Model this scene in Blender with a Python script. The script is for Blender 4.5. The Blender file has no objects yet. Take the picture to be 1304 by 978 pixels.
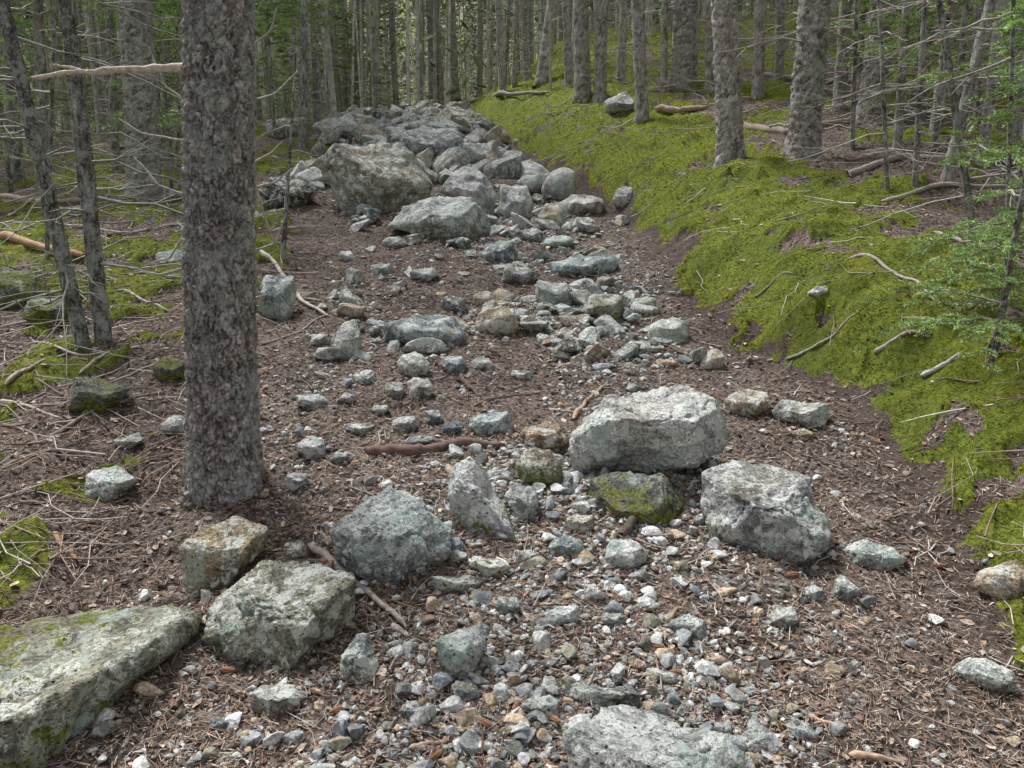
import bpy, bmesh, math, numpy as np
rng=np.random.default_rng(11)
# ------------------------------------------------------------------ noise
def _h(ix,iy,iz,s):
    n=(ix.astype(np.int64)*374761393+iy.astype(np.int64)*668265263+iz.astype(np.int64)*2147483647+s*974634777)&0xffffffff
    n=((n^(n>>13))*1274126177)&0xffffffff
    n=((n^(n>>16))*2246822519)&0xffffffff
    n=n^(n>>15)
    return (n&0xffffff)/float(0xffffff)
def vn(P,s=0):
    P=np.asarray(P,float); I=np.floor(P).astype(np.int64); f=P-I; u=f*f*(3-2*f)
    r=0
    for dx in(0,1):
        for dy in(0,1):
            for dz in(0,1):
                w=(u[:,0] if dx else 1-u[:,0])*(u[:,1] if dy else 1-u[:,1])*(u[:,2] if dz else 1-u[:,2])
                r=r+w*_h(I[:,0]+dx,I[:,1]+dy,I[:,2]+dz,s)
    return r*2-1
def fbm(P,o=4,s=0,g=.5):
    a=1;r=0;P=np.array(P,float)
    for i in range(o):
        r=r+a*vn(P,s+i*17); a*=g; P=P*2.03+7.1
    return r
def worley2(x,y,s=0):
    ix=np.floor(x).astype(np.int64); iy=np.floor(y).astype(np.int64)
    f1=np.full(x.shape,9.);f2=np.full(x.shape,9.);idv=np.zeros(x.shape)
    for dx in(-1,0,1):
        for dy in(-1,0,1):
            cx=ix+dx;cy=iy+dy;z=cx*0
            px=cx+_h(cx,cy,z,s);py=cy+_h(cx,cy,z+3,s)
            d=np.hypot(px-x,py-y); cid=_h(cx,cy,z+5,s)
            m=d<f1
            f2=np.where(m,f1,np.minimum(f2,d)); idv=np.where(m,cid,idv); f1=np.where(m,d,f1)
    return f1,f2,idv
def ss(a,b,x):
    t=np.clip((x-a)/(b-a),0,1); return t*t*(3-2*t)
def nz(v): v=np.asarray(v,float); return v/np.linalg.norm(v)
# ------------------------------------------------------------------ terrain
YB=[-5,0,2.34,3.29,3.97,4.41,5.43,7.35,10.8,14.9,19.9,30,60]
XB=[1.2,1.35,1.5,1.66,1.6,1.32,1.24,1.26,.49,-.17,-.97,-1.5,-2]
yy=np.linspace(-5,60,1300); xx=np.interp(yy,YB,XB); k=np.hanning(17);k/=k.sum()
xx=np.convolve(np.pad(xx,8,mode='edge'),k,mode='valid')
def xb(y): return np.interp(y,yy,xx)
def xl(y): return np.interp(y,[-5,0,3,6,9,15,20,60],[-1.3,-1.3,-1.2,-1.45,-1.9,-2.8,-3.5,-6])
def xc(y): return np.interp(y,[0,3,5,7,10,14,20],[.25,.12,-.05,-.2,-.8,-1.7,-2.5])
def P3(x,y,s=1.): return np.stack([x*s,y*s,0*x+3.3],1)
def mossmask(x,y):
    u=x-xb(y); n=fbm(P3(x,y,1.6),4,50); n2=fbm(P3(x,y,6.),3,60)
    edge=ss(-.05,.09,u+.12*n2+.10*n)
    band=1-ss(.75,1.35,u+.4*n-.1*np.clip(y-5,0,20))
    patch=ss(-.15,.2,n+.35*n2-.1+.05*np.clip(y-6,0,8))
    r=edge*np.clip(band+patch,0,1)*(1-.85*ss(.40,.54,n2-.25*n))
    v=xl(y)-.1-x
    l=ss(0,.3,v)*ss(-.04,.24,n+.6*n2)
    return np.clip(r+l,0,1)
def H(x,y,fine=True):
    x=np.asarray(x,float);y=np.asarray(y,float)
    base=np.where(y<17,.2*y,3.4+1.6*(1-np.exp(-np.clip(y-17,0,200)/8)))
    u=x-xb(y)
    un=u+.11*vn(P3(x,y,2.2),5)+.08*vn(P3(x,y,6.),6)
    hb=.40+.14*vn(P3(x*0,y,.9),8)
    h=base+hb*(.55*ss(-.08,.30,un)+.45*ss(.1,.7,un))+.10*np.clip(u-.3,0,12)
    h=h+.1*np.clip(y-10,0,60)*ss(0,3.5,u)
    h=h-.07*np.clip(-(x+2),0,25)
    h=h+.07*ss(0,.6,xl(y)-x)
    h=h-.05*np.exp(-((x-.3)/.9)**2)
    h=h+.5*np.clip(np.hypot(x,y)-80,0,80)*ss(-20,20,y)
    if fine:
        h=h+.055*fbm(P3(x,y,.8),3,2)+.018*fbm(P3(x,y,3.7),3,3)+.008*fbm(P3(x,y,16.),2,4)
        h=h+.07*vn(P3(x,y,1.9),25)*ss(.1,.8,u)
        m=mossmask(x,y)
        h=h+m*(.035+.065*vn(P3(x,y,4.2),21)+.035*vn(P3(x,y,10.),22)+.010*vn(P3(x,y,27.),23))
    return h
def H1(x,y): return float(H(np.array([x]),np.array([y]))[0])
# ------------------------------------------------------------------ survey directions -> points standing on the terrain
PITCH=math.radians(12);cp,sp=math.cos(PITCH),math.sin(PITCH);F=1023.;CAM=np.array([0,0,1.6])
def ray(px,py):
    a=(px-652)/F;b=(489-py)/F
    return np.array([a,cp+b*sp,-sp+b*cp])
TS=np.geomspace(.9,80,900)
def hit(px,py):
    d=ray(px,py);P=CAM+TS[:,None]*d
    g=P[:,2]-H(P[:,0],P[:,1]); i=np.where(g<0)[0]
    if len(i)==0: return 30.
    i=max(i[0],1); f=g[i-1]/(g[i-1]-g[i]); return TS[i-1]+f*(TS[i]-TS[i-1])
def gp(px,py): return CAM+hit(px,py)*ray(px,py)
# ------------------------------------------------------------------ mesh builder
class MB:
    def __init__(s): s.V=[];s.C=[];s.Q=[];s.T=[];s.QM=[];s.TM=[];s.n=0
    def add(s,V,Fc,mat=0,tint=(1,1,1),a=0.):
        V=np.asarray(V,float);Fc=np.asarray(Fc)
        C=np.empty((len(V),4)); C[:,:3]=tint; C[:,3]=a
        s.V.append(V);s.C.append(C)
        if Fc.shape[1]==4: s.Q.append(Fc+s.n);s.QM.append(np.full(len(Fc),mat))
        else: s.T.append(Fc+s.n);s.TM.append(np.full(len(Fc),mat))
        s.n+=len(V)
    def arrays(s):
        V=np.concatenate(s.V);C=np.concatenate(s.C)
        Q=np.concatenate(s.Q) if s.Q else np.zeros((0,4),int);T=np.concatenate(s.T) if s.T else np.zeros((0,3),int)
        M=np.concatenate(s.QM+s.TM); return V,C,Q,T,M
    def build(s,name,mats,smooth=True,loc=None):
        V,C,Q,T,M=s.arrays()
        me=bpy.data.meshes.new(name)
        if loc is not None: V=V-np.asarray(loc)
        me.vertices.add(len(V));me.vertices.foreach_set('co',V.astype(np.float32).ravel())
        nl=Q.size+T.size;me.loops.add(nl)
        me.loops.foreach_set('vertex_index',np.concatenate([Q.ravel(),T.ravel()]).astype(np.int32))
        nf=len(Q)+len(T);me.polygons.add(nf)
        ls=np.concatenate([np.arange(len(Q))*4,Q.size+np.arange(len(T))*3]).astype(np.int32)
        me.polygons.foreach_set('loop_start',ls)
        for m in mats: me.materials.append(m)
        me.polygons.foreach_set('material_index',M.astype(np.int32))
        me.polygons.foreach_set('use_smooth',np.full(nf,smooth))
        me.update(calc_edges=True)
        at=me.attributes.new('tint','FLOAT_COLOR','POINT');at.data.foreach_set('color',C.astype(np.float32).ravel())
        o=bpy.data.objects.new(name,me);bpy.context.collection.objects.link(o)
        if loc is not None: o.location=loc
        return o
def tube(path,rad,k=6):
    P=np.asarray(path,float);n=len(P);r=np.broadcast_to(np.asarray(rad,float),(n,))
    t=np.gradient(P,axis=0);t/=np.linalg.norm(t,axis=1)[:,None]+1e-9
    m=t.mean(0);ref=np.array([1,0,0.]) if abs(m[0])<.6*np.linalg.norm(m) else np.array([0,0,1.])
    U=np.cross(t,ref);U/=np.linalg.norm(U,axis=1)[:,None]+1e-9;W=np.cross(t,U)
    th=np.arange(k)*2*np.pi/k
    V=P[:,None]+r[:,None,None]*(np.cos(th)[None,:,None]*U[:,None]+np.sin(th)[None,:,None]*W[:,None])
    i=np.arange(n-1)[:,None]*k;j=np.arange(k)[None];j2=(j+1)%k
    Fc=np.stack([i+j,i+j2,i+k+j2,i+k+j],-1).reshape(-1,4)
    return V.reshape(-1,3),Fc
_ic={}
def ico(sub):
    if sub not in _ic:
        bm=bmesh.new();bmesh.ops.create_icosphere(bm,subdivisions=sub,radius=1)
        V=np.array([v.co[:] for v in bm.verts]);Fc=np.array([[v.index for v in f.verts] for f in bm.faces]);bm.free()
        V/=np.linalg.norm(V,axis=1)[:,None];_ic[sub]=(V,Fc)
    return _ic[sub]
def scat(mb,T,pos,R,S,mat=0,tint=(.3,.3,.3),a=0.):
    V0,F0=T;n=len(pos);k=len(V0)
    V=np.einsum('nij,nkj->nki',R,V0[None]*S[:,None,:])+pos[:,None]
    Fc=(F0[None]+np.arange(n)[:,None,None]*k).reshape(-1,F0.shape[1])
    tint=np.broadcast_to(np.asarray(tint,float),(n,3))
    mb.add(V.reshape(-1,3),Fc,mat,np.repeat(tint,k,axis=0),a)
def rotz(n,tilt=.2):
    a=rng.uniform(0,2*np.pi,n);b=rng.normal(0,tilt,n);c=rng.normal(0,tilt,n)
    z=np.zeros(n);o=np.ones(n)
    Rz=np.array([[np.cos(a),-np.sin(a),z],[np.sin(a),np.cos(a),z],[z,z,o]]).transpose(2,0,1)
    Rx=np.array([[o,z,z],[z,np.cos(b),-np.sin(b)],[z,np.sin(b),np.cos(b)]]).transpose(2,0,1)
    Ry=np.array([[np.cos(c),z,np.sin(c)],[z,o,z],[-np.sin(c),z,np.cos(c)]]).transpose(2,0,1)
    return Rz@Rx@Ry
# ------------------------------------------------------------------ materials
class NT:
    def __init__(s,name):
        s.m=bpy.data.materials.new(name);s.m.use_nodes=True;s.t=s.m.node_tree;s.b=s.t.nodes['Principled BSDF']
        s.pos=s.n('ShaderNodeNewGeometry').outputs['Position']
        at=s.n('ShaderNodeAttribute');at.attribute_name='tint';s.col=at.outputs['Color'];s.al=at.outputs['Alpha']
        s.b.inputs['Specular IOR Level'].default_value=.25
    def n(s,ty): return s.t.nodes.new(ty)
    def put(s,sock,v):
        if isinstance(v,bpy.types.NodeSocket): s.t.links.new(v,sock)
        elif isinstance(v,tuple) and len(v)==3 and len(sock.default_value)==4: sock.default_value=(*v,1)
        else: sock.default_value=v
    def noise(s,sc,det=4,rough=.6,vec=None,out=0,dist=0):
        n=s.n('ShaderNodeTexNoise');s.put(n.inputs['Vector'],vec or s.pos);n.inputs['Scale'].default_value=sc
        n.inputs['Detail'].default_value=det;n.inputs['Roughness'].default_value=rough;n.inputs['Distortion'].default_value=dist
        return n.outputs[out]
    def vor(s,sc,vec=None,feat='F1',out='Distance'):
        n=s.n('ShaderNodeTexVoronoi');n.feature=feat;s.put(n.inputs['Vector'],vec or s.pos);n.inputs['Scale'].default_value=sc
        return n.outputs[out]
    def ramp(s,v,lo,hi,a=0.,b=1.):
        n=s.n('ShaderNodeMapRange');n.clamp=True;s.put(n.inputs[0],v)
        for i,q in zip((1,2,3,4),(lo,hi,a,b)): n.inputs[i].default_value=q
        return n.outputs[0]
    def math(s,op,a,b=0.):
        n=s.n('ShaderNodeMath');n.operation=op;s.put(n.inputs[0],a);s.put(n.inputs[1],b);return n.outputs[0]
    def mix(s,f,a,b,bt='MIX'):
        n=s.n('ShaderNodeMix');n.data_type='RGBA';n.blend_type=bt
        s.put(n.inputs[0],f);s.put(n.inputs[6],a);s.put(n.inputs[7],b);return n.outputs[2]
    def vscale(s,v): 
        n=s.n('ShaderNodeVectorMath');n.operation='MULTIPLY';s.put(n.inputs[0],s.pos);n.inputs[1].default_value=v;return n.outputs[0]
    def grey(s,v):
        n=s.n('ShaderNodeCombineColor')
        for i in range(3): s.put(n.inputs[i],v)
        return n.outputs[0]
    def bump(s,h,dist,st=1.,prev=None):
        n=s.n('ShaderNodeBump');n.inputs['Distance'].default_value=dist;n.inputs['Strength'].default_value=st
        s.put(n.inputs['Height'],h)
        if prev: s.put(n.inputs['Normal'],prev)
        return n.outputs[0]
    def done(s,col,rough=.85,nor=None):
        s.put(s.b.inputs['Base Color'],col);s.put(s.b.inputs['Roughness'],rough)
        if nor: s.put(s.b.inputs['Normal'],nor)
        return s.m
def mat_rock():
    s=NT('rock_mat')
    nA=s.noise(8,6,.7,dist=.5);nB=s.noise(90,4,.75);nC=s.noise(3.1,3,.6,dist=.6)
    c=s.mix(1.,s.col,s.grey(s.ramp(nA,.34,.66,.32,1.5)),'MULTIPLY')
    c=s.mix(s.ramp(nC,.52,.64,0,.5),c,(.24,.195,.13))
    c=s.mix(1.,c,s.grey(s.ramp(nB,.36,.66,.38,1.6)),'MULTIPLY')
    nL=s.noise(15,6,.78,dist=.3)
    c=s.mix(s.ramp(nL,.515,.55,0,.85),c,(.66,.68,.63))
    lg=s.math('MULTIPLY',s.ramp(nC,.46,.41,0,1.),s.ramp(nL,.5,.46,0,.75))
    c=s.mix(lg,c,(.40,.50,.43))
    pit=s.ramp(s.vor(52),.06,.24,1,0); pm=s.ramp(nA,.44,.53)
    pp=s.math('MULTIPLY',pit,pm)
    c=s.mix(s.math('MULTIPLY',pp,.92),c,(.02,.02,.018))
    sx=s.n('ShaderNodeSeparateXYZ');g=s.n('ShaderNodeNewGeometry');s.put(sx.inputs[0],g.outputs['Normal'])
    mm=s.math('ADD',s.math('MULTIPLY',s.al,.9),s.math('MULTIPLY',sx.outputs[2],.08))
    mm=s.math('ADD',mm,s.math('MULTIPLY',s.math('SUBTRACT',nL,.5),1.7))
    mk=s.ramp(mm,.48,.58)
    c=s.mix(mk,c,s.mix(s.ramp(nB,.35,.65),(.04,.05,.014),(.25,.27,.05)))
    b=s.bump(nA,.055,.9)
    b=s.bump(s.math('SUBTRACT',nB,pp),.007,.9,b)
    return s.done(c,.8,b)
def mat_gravel():
    s=NT('gravel_mat')
    nB=s.noise(110,4,.75);nA=s.noise(22,3,.6)
    c=s.mix(1.,s.col,s.grey(s.ramp(nA,.34,.66,.65,1.35)),'MULTIPLY')
    c=s.mix(1.,c,s.grey(s.ramp(nB,.36,.66,.5,1.4)),'MULTIPLY')
    return s.done(c,.8,s.bump(nB,.005,.8))
def mat_ground():
    s=NT('ground_mat')
    sc=s.n('ShaderNodeSeparateColor');s.put(sc.inputs[0],s.col)
    moss,trail,dark=sc.outputs[0],sc.outputs[1],sc.outputs[2]
    n1=s.noise(2.6,4,.65);n2=s.noise(34,5,.78,dist=1.2);n3=s.noise(170,3,.8,dist=1.5)
    lit=s.mix(s.ramp(n2,.38,.64),(.038,.027,.022),(.27,.195,.155))
    lit=s.mix(s.ramp(n3,.46,.62),lit,(.46,.375,.32))
    lit=s.mix(1.,lit,s.grey(s.ramp(n1,.34,.66,.55,1.35)),'MULTIPLY')
    v=s.vor(75,None,'F1','Color');vs=s.n('ShaderNodeSeparateColor');s.put(vs.inputs[0],v)
    lit=s.mix(s.ramp(vs.outputs[0],.74,.78,0,.6),lit,(.46,.39,.34))
    lit=s.mix(s.ramp(vs.outputs[1],.72,.78,0,.8),lit,(.04,.028,.023))
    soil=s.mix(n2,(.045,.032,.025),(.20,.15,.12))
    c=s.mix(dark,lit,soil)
    mc=s.mix(s.ramp(n2,.35,.62),(.05,.075,.010),(.36,.40,.05))
    mc=s.mix(s.ramp(n1,.45,.65,0,.6),mc,(.12,.17,.03))
    mk=s.ramp(s.math('ADD',moss,s.math('MULTIPLY',s.math('SUBTRACT',n2,.5),.9)),.42,.56)
    c=s.mix(mk,c,mc)
    b=s.bump(n2,.035,.9);b=s.bump(n3,.010,.9,b)
    return s.done(c,.92,b)
def mat_bark():
    s=NT('bark_mat')
    ps=s.vscale((1,1,.6))
    n=s.noise(34,6,.78,ps,dist=.8);n4=s.noise(90,4,.8,ps)
    c=s.mix(1.,s.col,s.grey(s.ramp(n,.38,.62,.42,1.6)),'MULTIPLY')
    c=s.mix(1.,c,s.grey(s.ramp(n4,.40,.60,.65,1.4)),'MULTIPLY')
    n2=s.noise(9,8,.85)
    c=s.mix(s.ramp(n2,.505,.55,0,.75),c,(.60,.61,.58))
    c=s.mix(s.ramp(n4,.56,.60,0,.6),c,(.62,.61,.58))
    mk=s.ramp(s.math('ADD',s.al,s.math('MULTIPLY',s.math('SUBTRACT',n2,.5),1.4)),.45,.6)
    c=s.mix(mk,c,s.mix(s.ramp(n4,.4,.6),(.04,.06,.012),(.27,.31,.05)))
    b=s.bump(n,.03,1.);b=s.bump(n4,.008,.9,b)
    return s.done(c,.9,b)
def mat_simple(name,sc=60,lo=.6,hi=1.4,rough=.85,bd=.003,tr=0):
    s=NT(name)
    n=s.noise(sc,3,.7)
    c=s.mix(1.,s.col,s.grey(s.ramp(n,.3,.7,lo,hi)),'MULTIPLY')
    return s.done(c,rough,s.bump(n,bd,.7) if bd else None)
ROCK=mat_rock();GRAV=mat_gravel();GROUND=mat_ground();BARK=mat_bark()
WOOD=mat_simple('dead_wood_mat',55);LITTER=mat_simple('litter_mat',90,bd=0);MOSS=mat_simple('moss_mat',35,.5,1.5,bd=0);NEEDLE=mat_simple('needle_mat',5,.6,1.4,bd=0)
FAR=mat_simple('distant_bark_mat',6,.5,1.5,bd=0)
# ------------------------------------------------------------------ ground sheet
def grow(start,step,g,end):
    r=[start]
    while abs(r[-1]-start)<end: r.append(r[-1]+step);step*=g
    return np.array(r)
ys=np.concatenate([np.arange(-6,1,.1),np.arange(1,7,.02),grow(7,.02,1.028,165)])
xs=np.concatenate([grow(-2.8,-.02,1.035,160)[::-1],np.arange(-2.78,3.4,.02),grow(3.4,.02,1.035,160)])
X,Y=np.meshgrid(xs,ys);x=X.ravel();y=Y.ravel();z=H(x,y)
nx,ny=len(xs),len(ys)
i=np.arange(ny-1)[:,None]*nx;j=np.arange(nx-1)[None]
Fg=np.stack([i+j,i+j+1,i+nx+j+1,i+nx+j],-1).reshape(-1,4)
mb=MB();u=x-xb(y)
m=mossmask(x,y)
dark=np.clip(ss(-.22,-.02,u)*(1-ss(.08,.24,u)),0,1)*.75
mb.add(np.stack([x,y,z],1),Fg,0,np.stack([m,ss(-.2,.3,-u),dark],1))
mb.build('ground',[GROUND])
# ------------------------------------------------------------------ rocks
TINT=dict(g=(.36,.37,.36),l=(.51,.52,.50),t=(.47,.37,.27),b=(.27,.30,.31),d=(.15,.155,.14),w=(.68,.68,.65),o=(.30,.285,.22))
def rock(name,poly,tint='g',dr=.85,moss=0.,seed=0,sub=5,tb=None,sink=.7,top=(.1,-.62,.78,.62),front=(-.15,-.9,-.3,.78)):
    rg=np.random.default_rng(seed+100)
    poly=np.array(poly,float);c=(poly.max(0)+poly.min(0))/2;w=np.ptp(poly[:,0]);h=np.ptp(poly[:,1])
    tB=tb or hit(c[0],min(poly[:,1].max(),1300)-.06*h)
    D=dr*.5*max(w,h*.8)*tB/F
    tc=tB+sink*D;kx=tc/F
    rel=poly-c;pts=[]
    for a,b in zip(rel,np.roll(rel,-1,0)):
        for q in np.linspace(0,1,16,endpoint=False): pts.append(a+(b-a)*q)
    pts=np.array(pts)*kx;pts[:,1]*=-1
    an=np.arctan2(pts[:,1],pts[:,0]);rr=np.hypot(pts[:,0],pts[:,1]);o=np.argsort(an)
    V,Fc=ico(sub);V=V.copy()
    rho=np.hypot(V[:,0],V[:,2]);p=3.4;kk=(rho**p+np.abs(V[:,1])**p)**(-1/p);V*=kk[:,None]
    pl=[top,front]
    for _ in range(8): pl.append((rg.uniform(-1.2,1.2),-1,rg.uniform(-.9,1.),rg.uniform(.72,.95)))
    for _ in range(7):
        q=rg.normal(size=3);pl.append((*q,rg.uniform(.88,1.02)))
    for a in pl:
        n=nz(a[:3]);d=V@n-a[3];V-=np.clip(d,0,9)[:,None]*n
    th=np.arctan2(V[:,2],V[:,0]);R=np.interp(th,an[o],rr[o],period=2*np.pi)
    L=np.stack([V[:,0]*R,V[:,1]*D,V[:,2]*R],1)
    size=.5*(w+h)*.5*kx
    dirn=L/(np.linalg.norm(L,axis=1)[:,None]+1e-9)
    q=L/size+seed*3.7
    cr=np.exp(-np.abs(fbm(q*1.5,2,seed+40))/.03)*.06
    stp=.05*np.round(2.2*fbm(q*1.6,2,seed+60))
    L+=dirn*(size*(.045*fbm(q*1.3,2,seed)+.03*fbm(q*5,4,seed+3,.62)-.03*np.abs(vn(q*9,seed+9))-cr+stp*.8))[:,None]
    rd=nz(ray(*c));Rt=nz(np.cross(rd,[0,0,1]));Up=np.cross(Rt,rd)
    C=CAM+tc*ray(*c)
    W=C+L[:,0:1]*Rt+L[:,1:2]*rd+L[:,2:3]*Up
    tc3=np.array(TINT[tint])*rg.uniform(.85,1.12)*(1+rg.normal(0,.02,3))
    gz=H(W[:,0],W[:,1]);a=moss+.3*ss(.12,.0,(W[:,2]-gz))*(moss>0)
    tt=np.repeat(tc3[None],len(W),0)*(.5+.5*ss(-.01,.05,W[:,2]-gz))[:,None]*(1-4*cr)[:,None]  # contact shade put into the tint near the ground; cracks tinted darker too
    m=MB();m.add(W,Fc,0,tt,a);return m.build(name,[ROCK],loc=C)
def box(x0,y0,x1,y1,seed):
    rg=np.random.default_rng(seed+5);n=rg.integers(5,9);a=np.sort((np.arange(n)+rg.uniform(-.35,.35,n))*2*np.pi/n)
    r=(np.abs(np.cos(a))**2.8+np.abs(np.sin(a))**2.8)**(-1/2.8)*rg.uniform(.84,1.08,n)
    return np.stack([(x0+x1)/2+(x1-x0)/2*r*np.cos(a),(y0+y1)/2+(y1-y0)/2*r*np.sin(a)],1)
B='boulder'
rock(B,[(727,560),(740,535),(775,508),(830,488),(865,488),(905,510),(928,545),(918,572),(880,590),(835,597),(780,600),(745,606),(733,590)],'w',.8,.12,1,6,tb=hit(820,640)+.05,sink=.75)
rock(B,[(897,612),(930,590),(985,588),(1030,603),(1053,655),(1040,690),(1000,720),(950,718),(905,700),(895,650)],'g',.9,.15,2,6,top=(-.1,-.5,.8,.55))
rock(B,[(573,600),(597,576),(625,608),(645,650),(657,690),(630,692),(585,680),(573,650)],'l',.9,.27,3,6,top=(.7,-.5,.5,.4))
rock(B,[(420,672),(445,655),(500,625),(535,638),(577,680),(567,715),(540,733),(500,757),(470,742),(425,702)],'g',.9,.17,4,6)
rock(B,[(237,690),(262,665),(300,658),(342,680),(330,708),(285,748),(240,757)],'t',.8,.05,5,6)
rock(B,[(262,800),(290,750),(340,718),(410,722),(452,745),(450,790),(440,830),(400,855),(340,862),(285,835)],'o',.9,.11,6,6)
rock(B,[(-260,800),(-120,745),(0,735),(90,752),(200,818),(268,850),(262,880),(180,925),(110,985),(60,1080),(-100,1130),(-260,1050)],'o',.85,.28,7,6,tb=1.75,top=(.1,-.45,.85,.45))
rock(B,[(715,955),(760,915),(830,906),(900,922),(945,962),(955,1040),(850,1090),(730,1050)],'l',.9,.08,8,6,tb=1.72,top=(0,-.5,.85,.6))
rock(B,[(413,205),(440,188),(490,182),(525,198),(548,235),(535,262),(490,272),(455,280),(430,258),(415,228)],'o',.9,.15,9,5)
rock(B,[(498,288),(515,262),(560,249),(600,252),(620,275),(627,300),(590,312),(540,302)],'g',.9,.24,10,5)
rock(B,[(558,245),(590,210),(615,223),(632,250),(630,282),(600,265)],'l',.9,.18,12,5)
rock(B,[(495,175),(540,163),(580,165),(595,185),(590,212),(540,215),(500,205)],'b',.9,.1,13,4)
rock(B,[(745,612),(790,598),(845,600),(868,642),(862,672),(800,684),(748,668)],'d',.9,.38,14,5,sink=.9,top=(0,-.8,.6,.45))
small=[(655,572,722,625,'o',.3),(638,614,690,668,'g',.1),(660,536,723,579,'t',0),(592,522,659,560,'b',0),(1066,685,1151,733,'g',0),(770,686,822,730,'l',0),
(553,785,627,872,'g',.05),(432,806,484,878,'b',0),(318,870,387,919,'l',0),(108,594,170,644,'w',0),(1216,840,1292,886,'l',0),(1248,708,1330,775,'t',.2),
(918,496,981,538,'t',0),(988,508,1057,547,'l',0),(482,400,598,448,'b',0),(602,388,659,433,'t',0),(420,408,464,462,'l',.2),(503,448,547,487,'l',.1),(558,450,598,480,'b',0),
(327,345,379,414,'b',0),(823,402,880,440,'w',0),(742,371,797,414,'o',.25),(670,356,737,402,'g',.15),(698,324,787,357,'b',0),(612,307,662,337,'b',0),
(630,231,682,291,'l',.1),(686,257,722,294,'t',0),(713,247,772,277,'l',0),(779,237,810,270,'l',0),(585,178,642,222,'g',0),(520,148,600,180,'g',0),
(328,225,402,272,'d',.2),(765,118,815,154,'g',.25),(85,476,162,534,'d',.42),(194,453,238,492,'d',.4),(374,499,419,524,'l',0),(379,554,416,588,'w',0),
(146,549,182,575,'l',0),(203,528,242,558,'l',.1),(518,481,552,509,'w',0),(488,486,516,509,'l',0),(499,527,531,552,'l',0),(735,743,772,768,'l',0),
(980,767,1016,805,'w',0),(1056,734,1097,768,'l',0),(848,784,902,818,'g',0),(598,706,647,741,'t',0),(544,730,612,758,'g',.1),(698,681,742,717,'b',0),
(364,688,394,714,'t',0),(512,555,560,572,'g',0),(432,538,480,556,'g',0),(690,862,835,905,'g',.05),(508,892,540,922,'b',0),(575,866,612,898,'b',0),(672,884,714,918,'l',0),
(940,925,980,965,'l',0),(998,915,1040,945,'l',0),(265,910,300,935,'b',0),(1028,362,1055,384,'w',0),(480,160,530,195,'l',0),(400,150,450,180,'l',0),(340,150,390,180,'g',0),
(740,440,775,458,'t',0),(520,340,560,362,'g',0),(485,300,520,320,'l',0),(365,600,395,628,'g',0),(690,300,730,318,'g',0),(560,375,595,402,'b',0),(640,338,690,365,'g',0),
(800,375,835,402,'o',.2),(695,428,745,448,'b',0),(735,575,760,600,'d',0),(720,655,762,680,'t',0),(1005,545,1040,565,'t',0),(650,700,690,722,'l',0),(560,535,592,558,'b',0),(540,520,565,545,'g',0),(450,470,480,490,'l',0),
(-20,340,60,400,'d',.55),(30,380,90,420,'d',.5),(455,475,480,492,'l',0),(690,770,740,800,'l',0),(760,780,800,800,'l',0),(630,760,665,785,'b',0),(1020,745,1050,768,'l',0),(820,850,870,872,'l',0),
(200,240,235,262,'g',.3),(255,200,300,225,'l',.2),(690,270,720,292,'g',.1),(725,275,765,300,'g',.1),(660,290,690,312,'b',0),(640,285,665,305,'l',0),
(428,318,455,336,'l',0),(470,335,500,352,'g',0),(395,425,418,442,'l',0),(430,500,455,516,'w',0),(470,515,495,530,'l',0),(420,575,450,592,'w',0),(600,455,630,475,'l',0),(650,470,680,486,'g',0)]
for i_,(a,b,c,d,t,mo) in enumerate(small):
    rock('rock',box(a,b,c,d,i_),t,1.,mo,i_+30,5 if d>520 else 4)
def stone_t(sub,seed,rough=.06):
    rg=np.random.default_rng(seed);V,Fc=ico(sub);V=V.copy()
    for _ in range(10):
        n=nz(rg.normal(size=3));d=V@n-rg.uniform(.42,.8);V-=np.clip(d,0,9)[:,None]*n
    V+=V*(rough*fbm(V*2.5+seed,3,seed))[:,None]
    return V,Fc
def pick(n):
    k=rng.choice(7,n,p=[.22,.26,.15,.09,.07,.14,.07]);T=np.array(list(TINT.values()))[k]
    return np.clip(T*rng.uniform(.65,1.25,(n,1)),0,.75)
def stones(name,mats,sub,x,y,s,flat=.6,nt=12,smooth=False,sinkf=.2,ms=0.):
    n=len(x);z=H(x,y);mb=MB();g=np.arange(n)%nt;S=np.stack([s*rng.uniform(.8,1.5,n),s*rng.uniform(.7,1.1,n),s*rng.uniform(flat*.7,flat*1.4,n)],1)
    R=rotz(n,.35);C=pick(n)
    for k_ in range(nt):
        q=g==k_
        if q.any(): scat(mb,stone_t(sub,k_+sub*50),np.stack([x,y,z+s*sinkf],1)[q],R[q],S[q],0,C[q],ms*(k_%3)/2)
    return mb.build(name,mats,smooth)
def trailpts(n,y0,y1,spread=.45,base=.25,pw=1.):
    ox=[];oy=[];c=0
    while c<n:
        y=y0*np.exp(rng.uniform(0,1,6000)*np.log(y1/y0));x=rng.uniform(-1,1,6000)*(.72*y+.4)
        u=x-xb(y);v=x-xl(y)
        w=(base+np.exp(-((x-xc(y))/spread/(.6+.13*y))**2))*ss(0,-.25,u)*(.08+.92*ss(-.1,.5,v))
        w=w*np.clip(.7+1.7*fbm(P3(x,y,1.7),3,77),.06,2)
        k_=rng.uniform(0,1.3,6000)<w;ox.append(x[k_]);oy.append(y[k_]);c+=k_.sum()
    return np.concatenate(ox)[:n],np.concatenate(oy)[:n]
x,y=trailpts(720,1.4,9,.42,.16)
n=440;xa=rng.normal(.24,.40,n);ya=rng.uniform(1.55,3.3,n)
x=np.r_[x,xa];y=np.r_[y,ya];stones('loose_stones',[GRAV],3,x,y,(.012+.028*rng.uniform(0,1,len(x))**1.8)*(.85+.05*y))
x,y=trailpts(8000,1.3,8,.42,.16)
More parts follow.
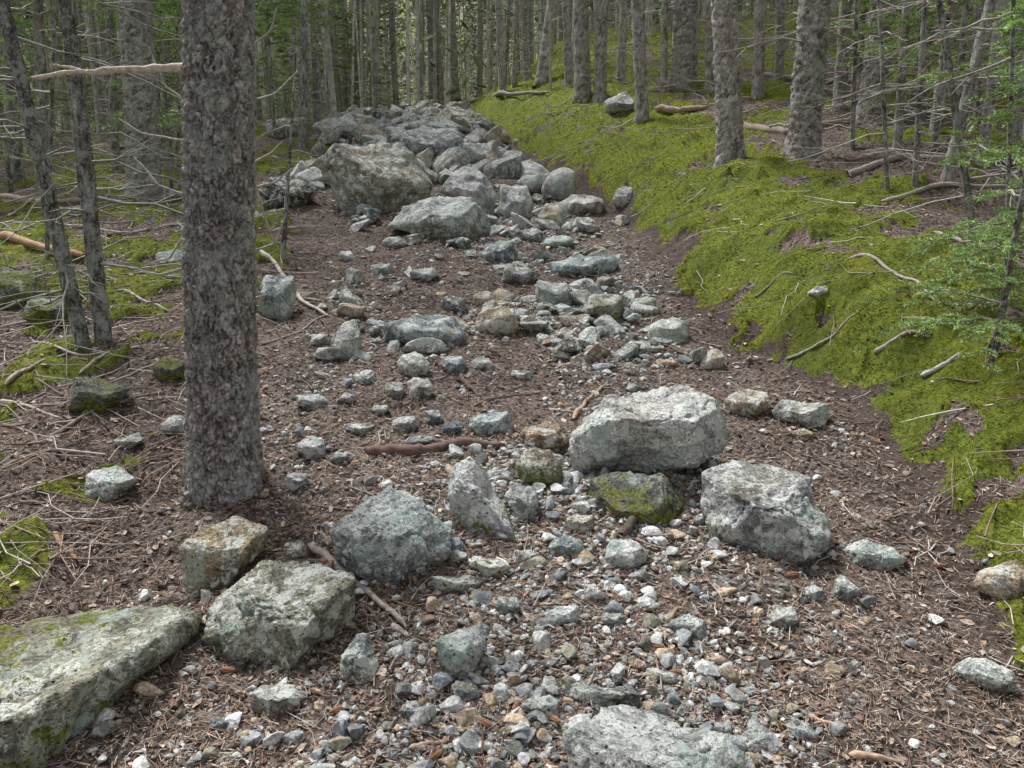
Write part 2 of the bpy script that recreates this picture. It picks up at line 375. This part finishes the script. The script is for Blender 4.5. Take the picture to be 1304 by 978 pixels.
n=4200;xa=rng.normal(.26,.45,n);ya=rng.uniform(1.4,3.3,n);x=np.r_[x,xa];y=np.r_[y,ya]
xa,ya=trailpts(4000,3.2,11,1.2,.8);x=np.r_[x,xa];y=np.r_[y,ya]
stones('gravel',[GRAV],2,x,y,(.004+.013*rng.uniform(0,1,len(x))**2)*(.85+.09*y))
x,y=trailpts(520,4.2,18,.85,.55);stones('trail_rocks',[ROCK],4,x,y,.025+.075*rng.uniform(0,1,len(x))**2.2*(1+.06*y),smooth=True,ms=.15)
n=520;y=rng.uniform(9.2,22,n);x=xl(y)+(xb(y)-xl(y)-.2)*rng.uniform(-.2,1,n);stones('rock_field',[ROCK],4,x,y,.06+.19*rng.uniform(0,1,n)**1.5,flat=.8,smooth=True,ms=.2,sinkf=.35)
# ------------------------------------------------------------------ litter
n=150000;y=1.2*np.exp(rng.uniform(0,1,n)*np.log(13/1.2));x=rng.uniform(-1,1,n)*(.72*y+.4)
mm=mossmask(x,y);kp=(mm<.4)|(rng.uniform(0,1,n)<.06);x,y=x[kp],y[kp];n=len(x)
z=H(x,y);pal=np.array([(.35,.24,.17),(.45,.36,.29),(.17,.11,.085),(.58,.51,.45),(.07,.05,.04),(.36,.21,.14)])
C=pal[rng.choice(6,n,p=[.22,.21,.21,.14,.15,.07])]*rng.uniform(.7,1.2,(n,1))
T=(np.array([[-1,-.5,0],[1,-.5,.1],[1,.5,.1],[-1,.5,0.]])*[.5,1,1],np.array([[0,1,2,3]]))
f=.7+.13*y;mb=MB()
S=np.stack([rng.uniform(.01,.04,n)*f,rng.uniform(.0009,.0022,n)*f,rng.uniform(.01,.04,n)*f],1)
scat(mb,T,np.stack([x,y,z+.004+rng.uniform(0,.006,n)],1),rotz(n,.25),S,0,C)
q=rng.uniform(0,1,n)<.20;n2=q.sum()
chip=(np.array([[-.5,-.3,0],[.1,-.55,.1],[.6,.1,0],[.2,.5,.12],[-.45,.3,0.05]]),np.array([[0,1,2],[0,2,3],[0,3,4]]))
jx=x[q]+rng.normal(0,.03,n2);jy=y[q]+rng.normal(0,.03,n2)
s_=(.005+.015*rng.uniform(0,1,n2)**2)*f[q]
scat(mb,chip,np.stack([jx,jy,H(jx,jy)+.005],1),rotz(n2,.35),np.stack([s_*1.3,s_*.8,s_],1),0,C[q])
mb.build('needle_litter',[LITTER],False)
leafT=(np.array([[-1,0,0],[-.5,-.4,.15],[.2,-.5,.05],[1,0,.2],[.3,.45,.2],[-.5,.35,.0],[0,0,-.08]]),np.array([[0,1,6],[1,2,6],[2,3,6],[3,4,6],[4,5,6],[5,0,6]]))
n=1500;y=1.3*np.exp(rng.uniform(0,1,n)*np.log(11/1.3));x=rng.uniform(-1,1,n)*(.72*y+.4);q=(x<xl(y)+.2)|(rng.uniform(0,1,n)<.25);x,y=x[q],y[q];n=len(x)
mb=MB();s_=rng.uniform(.010,.026,n);scat(mb,leafT,np.stack([x,y,H(x,y)+.009],1),rotz(n,.3),np.stack([s_,s_,s_],1),0,np.array([.46,.37,.29])*rng.uniform(.5,1.3,(n,1)));mb.build('dry_leaves',[LITTER],False)
mb=MB();n=4400;y=1.3*np.exp(rng.uniform(0,1,n)*np.log(14/1.3));x=rng.uniform(-1,1,n)*(.72*y+.4)
for a,b in zip(x,y):
    intr=xl(b)-.1<a<xb(b)
    if intr and rng.uniform()<.65: continue
    if a>xb(b) and rng.uniform()<.65: continue
    L=rng.uniform(.05,.22)*(1 if intr else 2.2)*(.8+.07*b);th=rng.uniform(0,6.28);m_=4
    q=np.linspace(-.5,.5,m_)*L;px_=a+q*math.cos(th)+rng.normal(0,L*.05,m_);py_=b+q*math.sin(th)+rng.normal(0,L*.05,m_)
    r=rng.uniform(.001,.0038)*(.8+.09*b);hh=H(px_,py_);pz=hh.max()*.5+.5*hh+r
    col=np.array([(.28,.20,.15),(.40,.34,.30),(.14,.10,.08),(.55,.50,.45)][rng.integers(4)])*rng.uniform(.7,1.2)
    V,Fc=tube(np.stack([px_,py_,pz],1),np.linspace(r,r*.5,m_),4);mb.add(V,Fc,0,col)
mb.build('fallen_twigs',[WOOD])
# ------------------------------------------------------------------ moss sprigs
bl=[];bf=[]
for k_ in range(7):
    a=k_*2.4;r0=.3+.1*k_;ca,sa=math.cos(a),math.sin(a);w=.36
    bl+= [(ca*r0*.5-sa*w,sa*r0*.5+ca*w,-.1),(ca*r0*.5+sa*w,sa*r0*.5-ca*w,-.1),(ca*(r0+.12),sa*(r0+.12),.8-.06*k_)];bf.append((3*k_,3*k_+1,3*k_+2))
T=(np.array(bl),np.array(bf))
n=480000;y=1.6*np.exp(rng.uniform(0,1,n)*np.log(24/1.6));x=rng.uniform(-.8,1,n)*(.72*y+.4)
mm=mossmask(x,y);q=mm>rng.uniform(.35,.75,n);x,y=x[q],y[q];q=(x>0)|(rng.uniform(0,1,len(x))<.6);x,y=x[q][:170000],y[q][:170000];n=len(x)
hum=vn(P3(x,y,10.),22)+.6*vn(P3(x,y,4.2),21)
t1=ss(-.6,.6,.7*fbm(P3(x,y,2.5),3,31)+.8*hum)[:,None];t2=rng.uniform(0,1,(n,1))  # random yellow-green mix, plus painted shade in hollows and highlights on hummocks
C=(np.array([.13,.19,.022])*(1-t1)+np.array([.60,.62,.075])*t1)*(.55+.8*t2)
f=(.6+.15*y)*rng.uniform(.6,1.2,n)
mb=MB();scat(mb,T,np.stack([x,y,H(x,y)-.002],1),rotz(n,.3),np.stack([.0060*f,.0060*f,.0048*f],1),0,C);mb.build('moss_carpet',[MOSS],False)
# ------------------------------------------------------------------ branches, roots
def sticks(name,px,r,col,lift=.5,k=8,mat=WOOD,nv=.12,a=0.):
    P=np.array([gp(*p) for p in px]);n=max(10,len(P)*8);s0=np.linspace(0,1,len(P));s1=np.linspace(0,1,n)
    Q=np.stack([np.interp(s1,s0,P[:,i]) for i in range(3)],1)
    z=np.maximum(Q[:,2],H(Q[:,0],Q[:,1]));ker=np.ones(5)/5;z=np.convolve(np.pad(z,2,mode='edge'),ker,mode='valid')
    wig=np.stack([np.convolve(rng.normal(0,1,n+4),ker,mode='valid') for _ in range(3)],1)
    Q[:,2]=z+r*lift;Q+=wig*r*nv*5
    rr=r*(1-.5*s1)*(1+.2*vn(np.stack([s1*6,s1*0,s1*0+r*99],1)))*np.clip(np.minimum(s1,1-s1)*12+.35,0,1)
    V,Fc=tube(Q,rr,k);m=MB();m.add(V,Fc,0,col,a);return m.build(name,[mat],loc=P[0])
sticks('tree_root',[(462,577),(520,580),(580,571),(645,573)],.028,(.17,.11,.09),.6,14,WOOD,.12)
sticks('tree_root',[(792,690),(812,660),(842,650),(864,658)],.020,(.11,.09,.075),1.3,12,WOOD,.1)
sticks('tree_root',[(585,480),(598,495),(612,508)],.016,(.14,.10,.085),.7,10,WOOD,.1)
for px,r,c in [([(395,695),(440,730),(480,768),(518,802)],.014,(.38,.33,.29)),([(730,537),(745,512),(774,490)],.012,(.45,.33,.23)),([(328,318),(360,350),(385,385),(414,404)],.02,(.55,.50,.45)),
 ([(-30,300),(50,318),(110,330)],.045,(.42,.27,.17)),([(10,497),(40,470),(88,450)],.012,(.36,.3,.26)),([(1112,452),(1185,430)],.012,(.36,.32,.28)),([(1173,482),(1228,452)],.014,(.5,.48,.45)),
 ([(560,890),(630,895),(690,935)],.005,(.12,.08,.07)),([(70,680),(95,715)],.01,(.4,.24,.14)),([(835,143),(905,138)],.05,(.42,.32,.24)),([(590,133),(640,128),(700,118)],.06,(.34,.3,.26)),
 ([(20,520),(60,500),(30,460)],.006,(.25,.2,.16)),([(600,520),(625,508),(690,500)],.006,(.25,.18,.14)),([(1030,915),(1072,928)],.008,(.5,.36,.25)),([(1080,962),(1150,972)],.01,(.5,.36,.25)),
 ([(1080,330),(1140,350),(1190,385)],.012,(.36,.32,.28)),([(900,240),(870,262)],.01,(.45,.4,.35)),([(410,385),(330,370)],.008,(.45,.41,.35)),([(500,800),(520,810)],.012,(.45,.41,.38)),([(520,955),(570,945)],.007,(.48,.36,.26)),
 ([(60,560),(130,520),(215,500)],.009,(.28,.23,.2)),([(-20,470),(70,500),(150,560)],.008,(.2,.16,.13)),([(0,600),(60,575),(110,580)],.009,(.3,.24,.2)),([(150,370),(215,400)],.012,(.4,.36,.32)),([(0,420),(90,400),(140,415)],.01,(.32,.28,.25)),
 ([(20,640),(90,640)],.007,(.25,.2,.16)),([(930,160),(1010,175),(1100,150)],.05,(.3,.25,.2)),([(1080,225),(1160,200),(1300,215)],.035,(.36,.32,.27)),([(1120,260),(1304,235)],.022,(.4,.36,.32)),([(960,95),(1060,110),(1120,100)],.05,(.3,.26,.22)),
 ([(0,540),(45,555),(60,600)],.008,(.24,.18,.15)),([(1190,300),(1304,330)],.018,(.34,.29,.25)),([(0,250),(80,262),(180,255)],.04,(.34,.28,.23)),([(60,290),(160,300),(235,285)],.018,(.4,.36,.32)),
 ([(330,440),(380,425),(420,400)],.008,(.4,.36,.32)),([(100,480),(180,440)],.009,(.45,.41,.37)),([(1000,460),(1060,430),(1090,400)],.008,(.35,.31,.27)),([(960,380),(1010,350)],.008,(.3,.26,.22)),
 ([(-10,375),(60,350),(150,340)],.014,(.42,.38,.34)),([(40,435),(110,455),(200,440)],.008,(.4,.35,.3)),([(0,510),(80,535)],.01,(.45,.38,.32)),([(10,280),(60,240)],.02,(.36,.3,.26))]:
    sticks('fallen_branch',px,r,c)
mb=MB();V0,F0=ico(3)
sc_=np.abs(np.sin(8*V0[:,0]*1.6))*.25*np.abs(np.sin(5*np.arctan2(V0[:,2],V0[:,1])));Vc=V0*np.array([1,.38,.38])*(1+sc_[:,None])
n=42;x,y=trailpts(n,1.5,5,1.4,1.);P=np.stack([x,y,H(x,y)+.008],1);s_=rng.uniform(.016,.024,n)
scat(mb,(Vc,F0),P,rotz(n,.15),np.stack([s_]*3,1),0,np.array([.28,.15,.09])*rng.uniform(.7,1.2,(n,1)));mb.build('spruce_cones',[WOOD],False)
# ------------------------------------------------------------------ trees
def limb(mb,p,d,L,r,tw=4,col=(.2,.17,.15),k=4,droop=.15,seg=6):
    d=nz(d);s=np.linspace(0,1,seg);Q=p+np.outer(s*L,d);Q[:,2]-=droop*L*s**2
    Q[1:]+=rng.normal(0,.02*L,(seg-1,3));V,Fc=tube(Q,r*(1-.8*s),k);mb.add(V,Fc,1,col)
    for _ in range(tw):
        a=rng.uniform(.25,.95);i=int(a*(seg-1));b=Q[i];dd=nz(d+rng.normal(0,.6,3)*[1,1,.6]);l=L*rng.uniform(.2,.5)
        q=b+np.outer(np.linspace(0,1,3)*l,dd);q[1:]+=rng.normal(0,.03*l,(2,3));V,Fc=tube(q,r*.5*np.array([1,.7,.35]),3);mb.add(V,Fc,1,col)
    return Q
flake=(np.array([[0,-.12,0],[.5,-.3,-.04],[1,0,-.1],[.5,.3,-.04],[0,.12,0]]),np.array([[0,1,2],[0,2,3],[0,3,4]]))
def flakes(mb,P,sz,col):
    n=len(P);R=rotz(n,.5);S=np.stack([sz*rng.uniform(.6,1.3,n)]*3,1);S[:,1]*=.5
    scat(mb,flake,P,R,S,2,np.array(col)*rng.uniform(.5,1.4,(n,1)))
def crown(mb,base,axis,h0,h1,rad,nl=20,nf=9,fs=.3):
    for i in range(nl):
        t=(i+rng.uniform())/nl;h=h0+(h1-h0)*t;p=base+axis*h;L=rad*(1-.85*t)*rng.uniform(.6,1.1);a=rng.uniform(0,6.28)
        d=np.array([math.cos(a),math.sin(a),-.15+.4*t]);s=np.linspace(0,1,4);Q=p+np.outer(s*L,d);V,Fc=tube(Q,.02*(1-.8*s),3);mb.add(V,Fc,1,(.15,.12,.1))
        q=rng.uniform(.15,1,nf);PP=p+np.outer(q*L,d)+rng.normal(0,.13*L,(nf,3))*[1,1,.35];flakes(mb,PP,fs,(.10,.16,.055))
def trunk(mb,base,axis,h,r0,k,zs,col,disp=.06,seed=0,flare=.5,moss=0.,plate=1.):
    P=base+np.outer(zs,axis);off=np.stack([.03*np.sin(zs*.8+seed),.03*np.cos(zs*.7+seed*2),zs*0],1)*min(1,r0*8);P=P+off-off[0]
    r=r0*(1-.72*np.clip(zs/h,0,1))*(1+flare*np.exp(-np.clip(zs+.0,0,9)/(r0*1.3)))
    V,Fc=tube(P,r,k);n=len(zs);th=np.tile(np.arange(k)*2*np.pi/k,n);zz=np.repeat(zs,k);ctr=np.repeat(P,k,0);rr=np.repeat(r,k)
    nrm=(V-ctr)/rr[:,None]
    lob=flare*.45*np.sin(th*4+seed)*np.exp(-np.clip(zz,0,9)/(r0*1.2))
    cyl=np.stack([np.cos(th)*r0,np.sin(th)*r0,zz*.6],1)
    def lay(c,sd):
        nc=max(5,int(2*np.pi*r0/c));wob=1.2*fbm(cyl*(.8/c),2,seed+sd);a,b,i_=worley2((th/(2*np.pi)*nc+wob)%nc,zz/(1.9*c)+.9*vn(cyl*(.9/c),seed+sd+5),seed+sd)
        return ss(.0,.35,b-a),i_
    c1,i1=lay(.028*plate,0);c2,i2=lay(.013*plate,7)
    d_=disp*((.6*c1+.4*i1)+(.3*c2+.45*i2)-.8)+.6*disp*fbm(cyl*38,3,seed)
    V=V+nrm*(rr*lob+r0*d_)[:,None]
    C=np.array(col)*((.6+.4*c1)*(.7+.6*i1)*(.75+.55*i2)*(.65+.35*c2))[:,None]
    C=C+(np.array([.62,.62,.60])-C)*(.75*(i2>.60)*ss(-.35,.3,fbm(cyl*9,2,seed+3)))[:,None]
    mb.add(V,Fc,0,C,moss*np.exp(-np.clip(zz,0,9)/.2));return P,r
def tree(name,bx,by,w,tx,ty=0,h=None,col=(.25,.21,.185),limbs=22,moss=.7,k=None,lim0=.7,crowned=True,lcol=(.36,.33,.30),limL=1.,lr=1.):
    t=hit(bx,by);b=CAM+t*ray(bx,by);r=w/2*t/F/1.05;d=ray(tx,ty);tp=CAM+d*(b[1]/d[1])
    ax=tp-b;ax=ax/ax[2];h=h or rng.uniform(11,15);b=b-ax*.12
    k=k or (190 if w>80 else 36 if w>25 else 20)
    top=4.5+.3*b[1]
    if w>80: zs=np.concatenate([np.arange(0,2.3,.0042),np.linspace(2.32,h,120)])
    else:
        st=.02 if w>25 else .05;zs=np.concatenate([np.arange(0,min(top,h*.9),st),np.linspace(min(top,h*.9)+.05,h,14)])
    mb=MB();P,rr=trunk(mb,b,ax,h,r,k,zs,col,.14 if w<80 else .10,int(bx),moss=moss,plate=1. if w>80 else 1.3)
    for _ in range(limbs):
        hh=rng.uniform(lim0,min(5.,h*.8));a=rng.uniform(0,6.28);limb(mb,b+ax*hh,[math.cos(a),math.sin(a),rng.uniform(-.25,.25)],limL*rng.uniform(.15,1.1),lr*rng.uniform(.004,.010),rng.integers(2,7),np.array(lcol)*rng.uniform(.7,1.2))
    if crowned: crown(mb,b,ax,h*.55,h,1.5)
    return mb.build(name,[BARK,WOOD,NEEDLE],loc=b),b,ax,r
main,mbse,max_,mr=tree('spruce_tree',287,622,87,276,h=11,col=(.54,.465,.45),limbs=0,moss=.8)
mb=MB();tD=hit(287,622)
def at(px,py,t): return CAM+t*ray(px,py)
def chain(mb,pts,t,r0,r1,col,k=8,mat=0,jit=.0):
    P=np.array([at(p[0],p[1],t+(p[2] if len(p)>2 else 0)) for p in pts]);n=len(P)*4;s0=np.linspace(0,1,len(P));s1=np.linspace(0,1,n)
    Q=np.stack([np.interp(s1,s0,P[:,i]) for i in range(3)],1)+rng.normal(0,r1*.3+jit,(n,3))
    V,Fc=tube(Q,(r0+(r1-r0)*s1)*(1+.15*rng.normal(size=n)),k);mb.add(V,Fc,mat,col)
chain(mb,[(255,86,0),(225,87,0),(170,88,-.05),(110,92,-.1),(75,93,-.12),(40,100,-.15)],tD,.019,.006,(.58,.50,.42),10)
chain(mb,[(112,92,-.1),(90,86,-.1),(68,82,-.1)],tD,.008,.003,(.58,.5,.42),6)
for pts in [[(325,235),(345,300),(362,330)],[(320,240),(350,232),(372,215)],[(240,290),(215,330),(190,335)],[(240,180),(180,170),(150,150)],[(318,210),(345,195),(360,180)],[(240,420),(225,440)],[(240,250),(200,235),(160,240)],[(315,130),(350,120),(380,90)],[(240,130),(210,110),(190,60)],
 [(322,320),(350,310),(365,270)],[(240,340),(205,350),(170,345)],[(318,60),(345,40),(352,10)],[(324,380),(340,375)],[(200,235),(185,215),(170,200)]]:
    chain(mb,pts,tD,.006,.002,(.42,.38,.35),5)
st=mb.build('broken_branches',[WOOD],loc=mbse);st.parent=main;st.location=(0,0,0)
TR=[(930,205,36,918),(1022,200,42,1037),(868,112,30,872),(818,150,18,812),(742,125,22,738),(764,128,18,768),(905,118,16,903),(1108,162,36,1130),(1168,150,22,1182),(1068,140,18,1076),
(1142,190,12,1155),(965,120,16,969),(992,100,13,993),(185,255,44,178),(385,188,11,389),(455,145,17,459),(552,120,13,545),(422,160,9,415),(352,152,12,345),(331,150,14,330),(690,105,18,703),(672,102,11,665),
(505,140,9,499),(60,240,14,50),(148,215,12,140),(1205,230,15,1262),(1250,210,16,1275),(1290,200,20,1310),(845,120,10,848),(790,105,12,795),(1045,120,14,1052),(640,118,10,633),(610,122,9,612),(580,124,12,577),(475,140,11,480),(405,155,12,402),(1190,170,14,1215),(725,110,12,722),(20,230,20,8),
(210,200,12,214),(100,190,10,96),(250,175,14,246),(370,150,8,373),(440,138,7,436),(535,128,8,539),(655,112,8,659),(885,108,9,884),(1020,130,9,1022),(1090,150,10,1098),(1235,180,10,1246)]
for bx,by,w,tx in TR:
    c=np.array((.49,.42,.37) if bx>600 else (.42,.40,.375))*rng.uniform(.75,1.2)
    tree('spruce_tree',bx,by,w*.93,tx,col=tuple(c),limbs=28 if w>25 else 26,lim0=1. if w>25 else .4,limL=1.1,lr=1.2)
tree('dead_tree',132,437,21,84,20,h=6,col=(.24,.225,.21),limbs=44,moss=.9,lim0=.4,crowned=False,lcol=(.28,.27,.25))
tree('dead_tree',108,448,20,22,80,h=5,col=(.23,.22,.20),limbs=44,moss=1.,lim0=.4,crowned=False,lcol=(.28,.27,.25))
for bx,by,w,tx,l in [(190,250,9,175,34),(1165,235,8,1178,44),(1240,300,10,1200,44),(1215,200,9,1230,44),(60,330,6,70,26),(1280,380,6,1290,30),(1130,240,6,1120,40),(300,170,8,305,40),(1085,190,7,1090,40),(225,215,6,230,36)]:
    tree('dead_tree',bx,by,w,tx,20,h=5,col=(.28,.26,.23),limbs=l,lim0=.3,crowned=False,lcol=(.38,.35,.32),limL=.95)
tree('dead_tree',360,330,7,372,150,h=1.6,col=(.22,.19,.17),limbs=10,lim0=.2,crowned=False,limL=.4)
# ---- needled saplings
def needle_twig(mb,p,d,L,nl,col,nn=90,nw=.0011):
    d=nz(d);s=np.linspace(0,1,5);Q=p+np.outer(s*L,d);Q[:,2]-=.18*L*s**2;V,Fc=tube(Q,.0022*(1-.6*s)*(1+L),3);mb.add(V,Fc,1,(.25,.19,.14))
    q=rng.uniform(.05,1,nn);B_=np.stack([np.interp(q,s,Q[:,i]) for i in range(3)],1)
    a=rng.normal(size=(nn,3));a-=np.outer(a@d,d);a/=np.linalg.norm(a,axis=1)[:,None];dr=a*.8+d*.6;tip=B_+dr*(nl*rng.uniform(.7,1.2,nn))[:,None];sd=np.cross(dr,rng.normal(size=(nn,3)));sd/=np.linalg.norm(sd,axis=1)[:,None];sd*=nw
    V=np.stack([B_-sd,B_+sd,tip],1).reshape(-1,3);mb.add(V,np.arange(nn*3).reshape(-1,3),2,np.repeat(np.array(col)*rng.uniform(.6,1.5,(nn,1)),3,0))
def bough(mb,p,d,L,col,scale=1.,nt=13,nn=110):
    d=nz(d);Q=limb(mb,p,d,L,.003*scale+.002,1,(.22,.18,.15),4,.25)
    sd=nz(np.cross(d,[0,0,1]))
    for i in range(nt):
        t=(i+1)/nt;b=Q[min(5,int(t*5))];g=1 if i%2 else -1
        needle_twig(mb,b+rng.normal(0,.01,3),d*.8+g*sd*.8+rng.normal(0,.15,3),L*rng.uniform(.25,.5)*(1.15-.6*t),.02*scale,col,nn,.0026*scale)
def sap_mesh(base,h,r,nb,col,scale=1.,z0=.15,L=.5,lean=(0,0,1),nt=13,nn=110):
    ax=np.array(lean,float);mb=MB();trunk(mb,base-ax*.05,ax,h,r,8,np.linspace(0,h,30),(.25,.21,.18),.05,3)
    for i in range(nb):
        t=z0+(1-z0)*rng.uniform();a=rng.uniform(0,6.28);bough(mb,base+ax*h*t,[math.cos(a),math.sin(a),rng.uniform(-.1,.3)],L*(1.15-.8*t)*rng.uniform(.7,1.2),col,scale,nt,nn)
    return mb
def sapling(name,base,*a,**k): return sap_mesh(base,*a,**k).build(name,[BARK,WOOD,NEEDLE],loc=base)
GR=(.38,.52,.22)
sapling('spruce_sapling',gp(1266,455),2.0,.016,22,GR,.9,.05,.40,(.05,0,1))
sapling('spruce_sapling',gp(1315,430),1.3,.02,28,GR,.9,.05,.5)
sapling('spruce_sapling',gp(15,250),4.2,.03,54,GR,1.6,.50,1.3)
sapling('spruce_sapling',gp(120,240),4.2,.03,50,GR,1.6,.55,1.3)
sapling('spruce_sapling',gp(350,175),5.,.035,60,GR,1.9,.35,1.5)
sapling('spruce_sapling',gp(-40,330),3.,.025,38,GR,1.2,.6,.9)
sapling('spruce_sapling',gp(1190,190),3.2,.025,30,GR,1.5,.2,.9)
sapling('spruce_sapling',gp(1290,300),2.4,.02,32,GR,1.2,.2,.7)
sapling('spruce_sapling',gp(240,200),5.,.035,56,GR,1.9,.38,1.5)
sapling('spruce_sapling',gp(1110,120),4.,.03,36,GR,1.9,.2,1.1)
sapling('spruce_sapling',gp(1240,160),4.5,.03,44,GR,1.9,.2,1.3)
def multi(mb,arr,pos,R,s_,w_,jit,mv=None):
    V,C,Q,T,M=arr;nk=len(pos);S=np.stack([s_]*3,1);VV=np.einsum('nij,nkj->nki',R,V[None]*S[:,None,:])
    if w_ is not None:
        tv=np.zeros(len(V),bool);tv[np.unique(Q[M[:len(Q)]==0])]=True
        ctr=np.einsum('nij,nkj->nki',R,(V*[0,0,1])[None]*S[:,None,:]);VV[:,tv]=ctr[:,tv]+(VV-ctr)[:,tv]*w_[:,None,None]
    VV+=pos[:,None];kv=len(V);o=np.arange(nk)[:,None,None]*kv;CC=C[None,:,:3]*jit[:,None,None];b=mb.n
    mb.V.append(VV.reshape(-1,3));C4=np.zeros((nk*kv,4));C4[:,:3]=CC.reshape(-1,3);mb.C.append(C4)
    mb.Q.append((Q[None]+o).reshape(-1,4)+b);mb.QM.append(np.tile(M[:len(Q)],nk))
    mb.T.append((T[None]+o).reshape(-1,3)+b);mb.TM.append(np.tile(M[len(Q):],nk));mb.n+=nk*kv
# young firs scattered through the stand
st_=[sap_mesh(np.zeros(3),2.6,.02,20,(.36,.50,.21),2.6,.12,.85,nt=8,nn=34).arrays() for _ in range(3)]
mb=MB();n=150;yv=9+rng.uniform(0,1,n)**.9*30;side=rng.uniform(0,1,n)<.5
xv=np.where(side,xl(yv)-1.2-rng.uniform(0,1,n)*(.55*yv),xb(yv)+3.2+rng.uniform(0,1,n)*(.6*yv))
for k_ in range(3):
    q=np.arange(n)%3==k_;nk=q.sum();multi(mb,st_[k_],np.stack([xv,yv,H(xv,yv)-.05],1)[q],rotz(nk,.05),rng.uniform(.4,1.5,nk)*(1+.01*yv[q]),None,rng.uniform(.7,1.2,nk))
mb.build('young_firs',[BARK,WOOD,NEEDLE])
# ---- brush on the hillside
mb=MB();n=900
for i in range(n):
    y=rng.uniform(5.5,22)
    if i%3: x=xb(y)+rng.uniform(1.8,13) 
    else: x=xl(y)-rng.uniform(.5,7)
    L=rng.uniform(.3,1.6);a=rng.uniform(0,6.28);p=np.array([x,y,H1(x,y)+rng.uniform(.0,.2)])
    limb(mb,p,[math.cos(a),math.sin(a),rng.uniform(-.1,.4)],L,rng.uniform(.003,.012),rng.integers(2,6),np.array([(.36,.32,.28),(.22,.19,.16),(.50,.46,.42)][rng.integers(3)]),4,.1)
mb.build('dead_brush',[BARK,WOOD])
# ---- distant forest
ft=[]
for i in range(8):
    m=MB();h=rng.uniform(11,15);zs=np.linspace(-.3,h,12);P=np.outer(zs,[rng.normal(0,.02),rng.normal(0,.02),1]);V,Fc=tube(P,.1*(1-.75*np.clip(zs/h,0,1)),7);m.add(V,Fc,0,(.56,.54,.50))  # light grey trunks, tint raised further to stand in for distance haze
    for _ in range(24):
        hh=rng.uniform(.5,7);a=rng.uniform(0,6.28);limb(m,P[0]*0+[0,0,hh],[math.cos(a),math.sin(a),rng.uniform(-.3,.2)],rng.uniform(.3,1.3),.011,2,(.50,.48,.44),3,.1,3)
    crown(m,np.zeros(3),np.array([0,0,1.]),h*.5,h,1.4,16,5,.45)
    ft.append(m.arrays())
mb=MB();n=1800
yv=15+rng.uniform(0,1,n)**.9*75;xv=rng.uniform(-1,1,n)*(.70*yv+3)
q=~((xv>xl(yv)-.2)&(xv<xb(yv)+.4)&(yv<23));xv,yv=xv[q],yv[q];n=len(xv);zv=H(xv,yv,False)
g=rng.integers(0,8,n);R=rotz(n,.03);s_=rng.uniform(.7,1.15,n);w_=rng.uniform(.3,1.,n)*rng.choice([.65,1.3],n,p=[.7,.3])
for k_ in range(8):
    q=g==k_;multi(mb,ft[k_],np.stack([xv,yv,zv],1)[q],R[q],s_[q],w_[q],rng.uniform(.4,1.4,q.sum()))
mb.build('distant_trees',[FAR,FAR,NEEDLE])
mb=MB();n=70000;yv=rng.uniform(22,120,n);xv=rng.uniform(-1,1,n)*(.70*yv+4);cl=fbm(P3(xv,yv,.25),2,91)
zz=rng.uniform(.1,1,n)**1.3*10;q=(cl+rng.uniform(-.4,.4,n)>-.05);xv,yv,zz=xv[q],yv[q],zz[q]
flakes(mb,np.stack([xv,yv,H(xv,yv,False)+zz],1),.5,(.30,.38,.22))
mb.build('distant_foliage',[BARK,WOOD,NEEDLE],False)
# ------------------------------------------------------------------ light, camera
w=bpy.data.worlds.new('World');bpy.context.scene.world=w;w.use_nodes=True;t=w.node_tree
sky=t.nodes.new('ShaderNodeTexSky');sky.sky_type='NISHITA';sky.sun_disc=False;EL,AZ=math.radians(60),math.radians(-40)
sky.sun_elevation=EL;sky.sun_rotation=AZ;sky.dust_density=3;sky.air_density=1.2
hs=t.nodes.new('ShaderNodeHueSaturation');hs.inputs['Saturation'].default_value=.22
t.links.new(sky.outputs[0],hs.inputs['Color']);bg=t.nodes['Background'];t.links.new(hs.outputs[0],bg.inputs[0]);bg.inputs[1].default_value=.15
L=bpy.data.lights.new('sun','SUN');L.energy=5.;L.angle=math.radians(14);L.color=(1,1,.99);lo=bpy.data.objects.new('sun',L);bpy.context.collection.objects.link(lo)
from mathutils import Vector
dv=Vector((math.sin(AZ)*math.cos(EL),math.cos(AZ)*math.cos(EL),math.sin(EL)));lo.rotation_euler=dv.to_track_quat('Z','Y').to_euler()
cam=bpy.data.cameras.new('camera');co=bpy.data.objects.new('camera',cam);bpy.context.collection.objects.link(co)
cam.sensor_width=36;cam.lens=36*F/1304;cam.clip_end=500;cam.clip_start=.05;co.location=CAM;co.rotation_euler=(math.radians(90)-PITCH,0,0)
sc=bpy.context.scene;sc.camera=co;sc.view_settings.view_transform='Standard';sc.view_settings.look='None';sc.view_settings.exposure=0
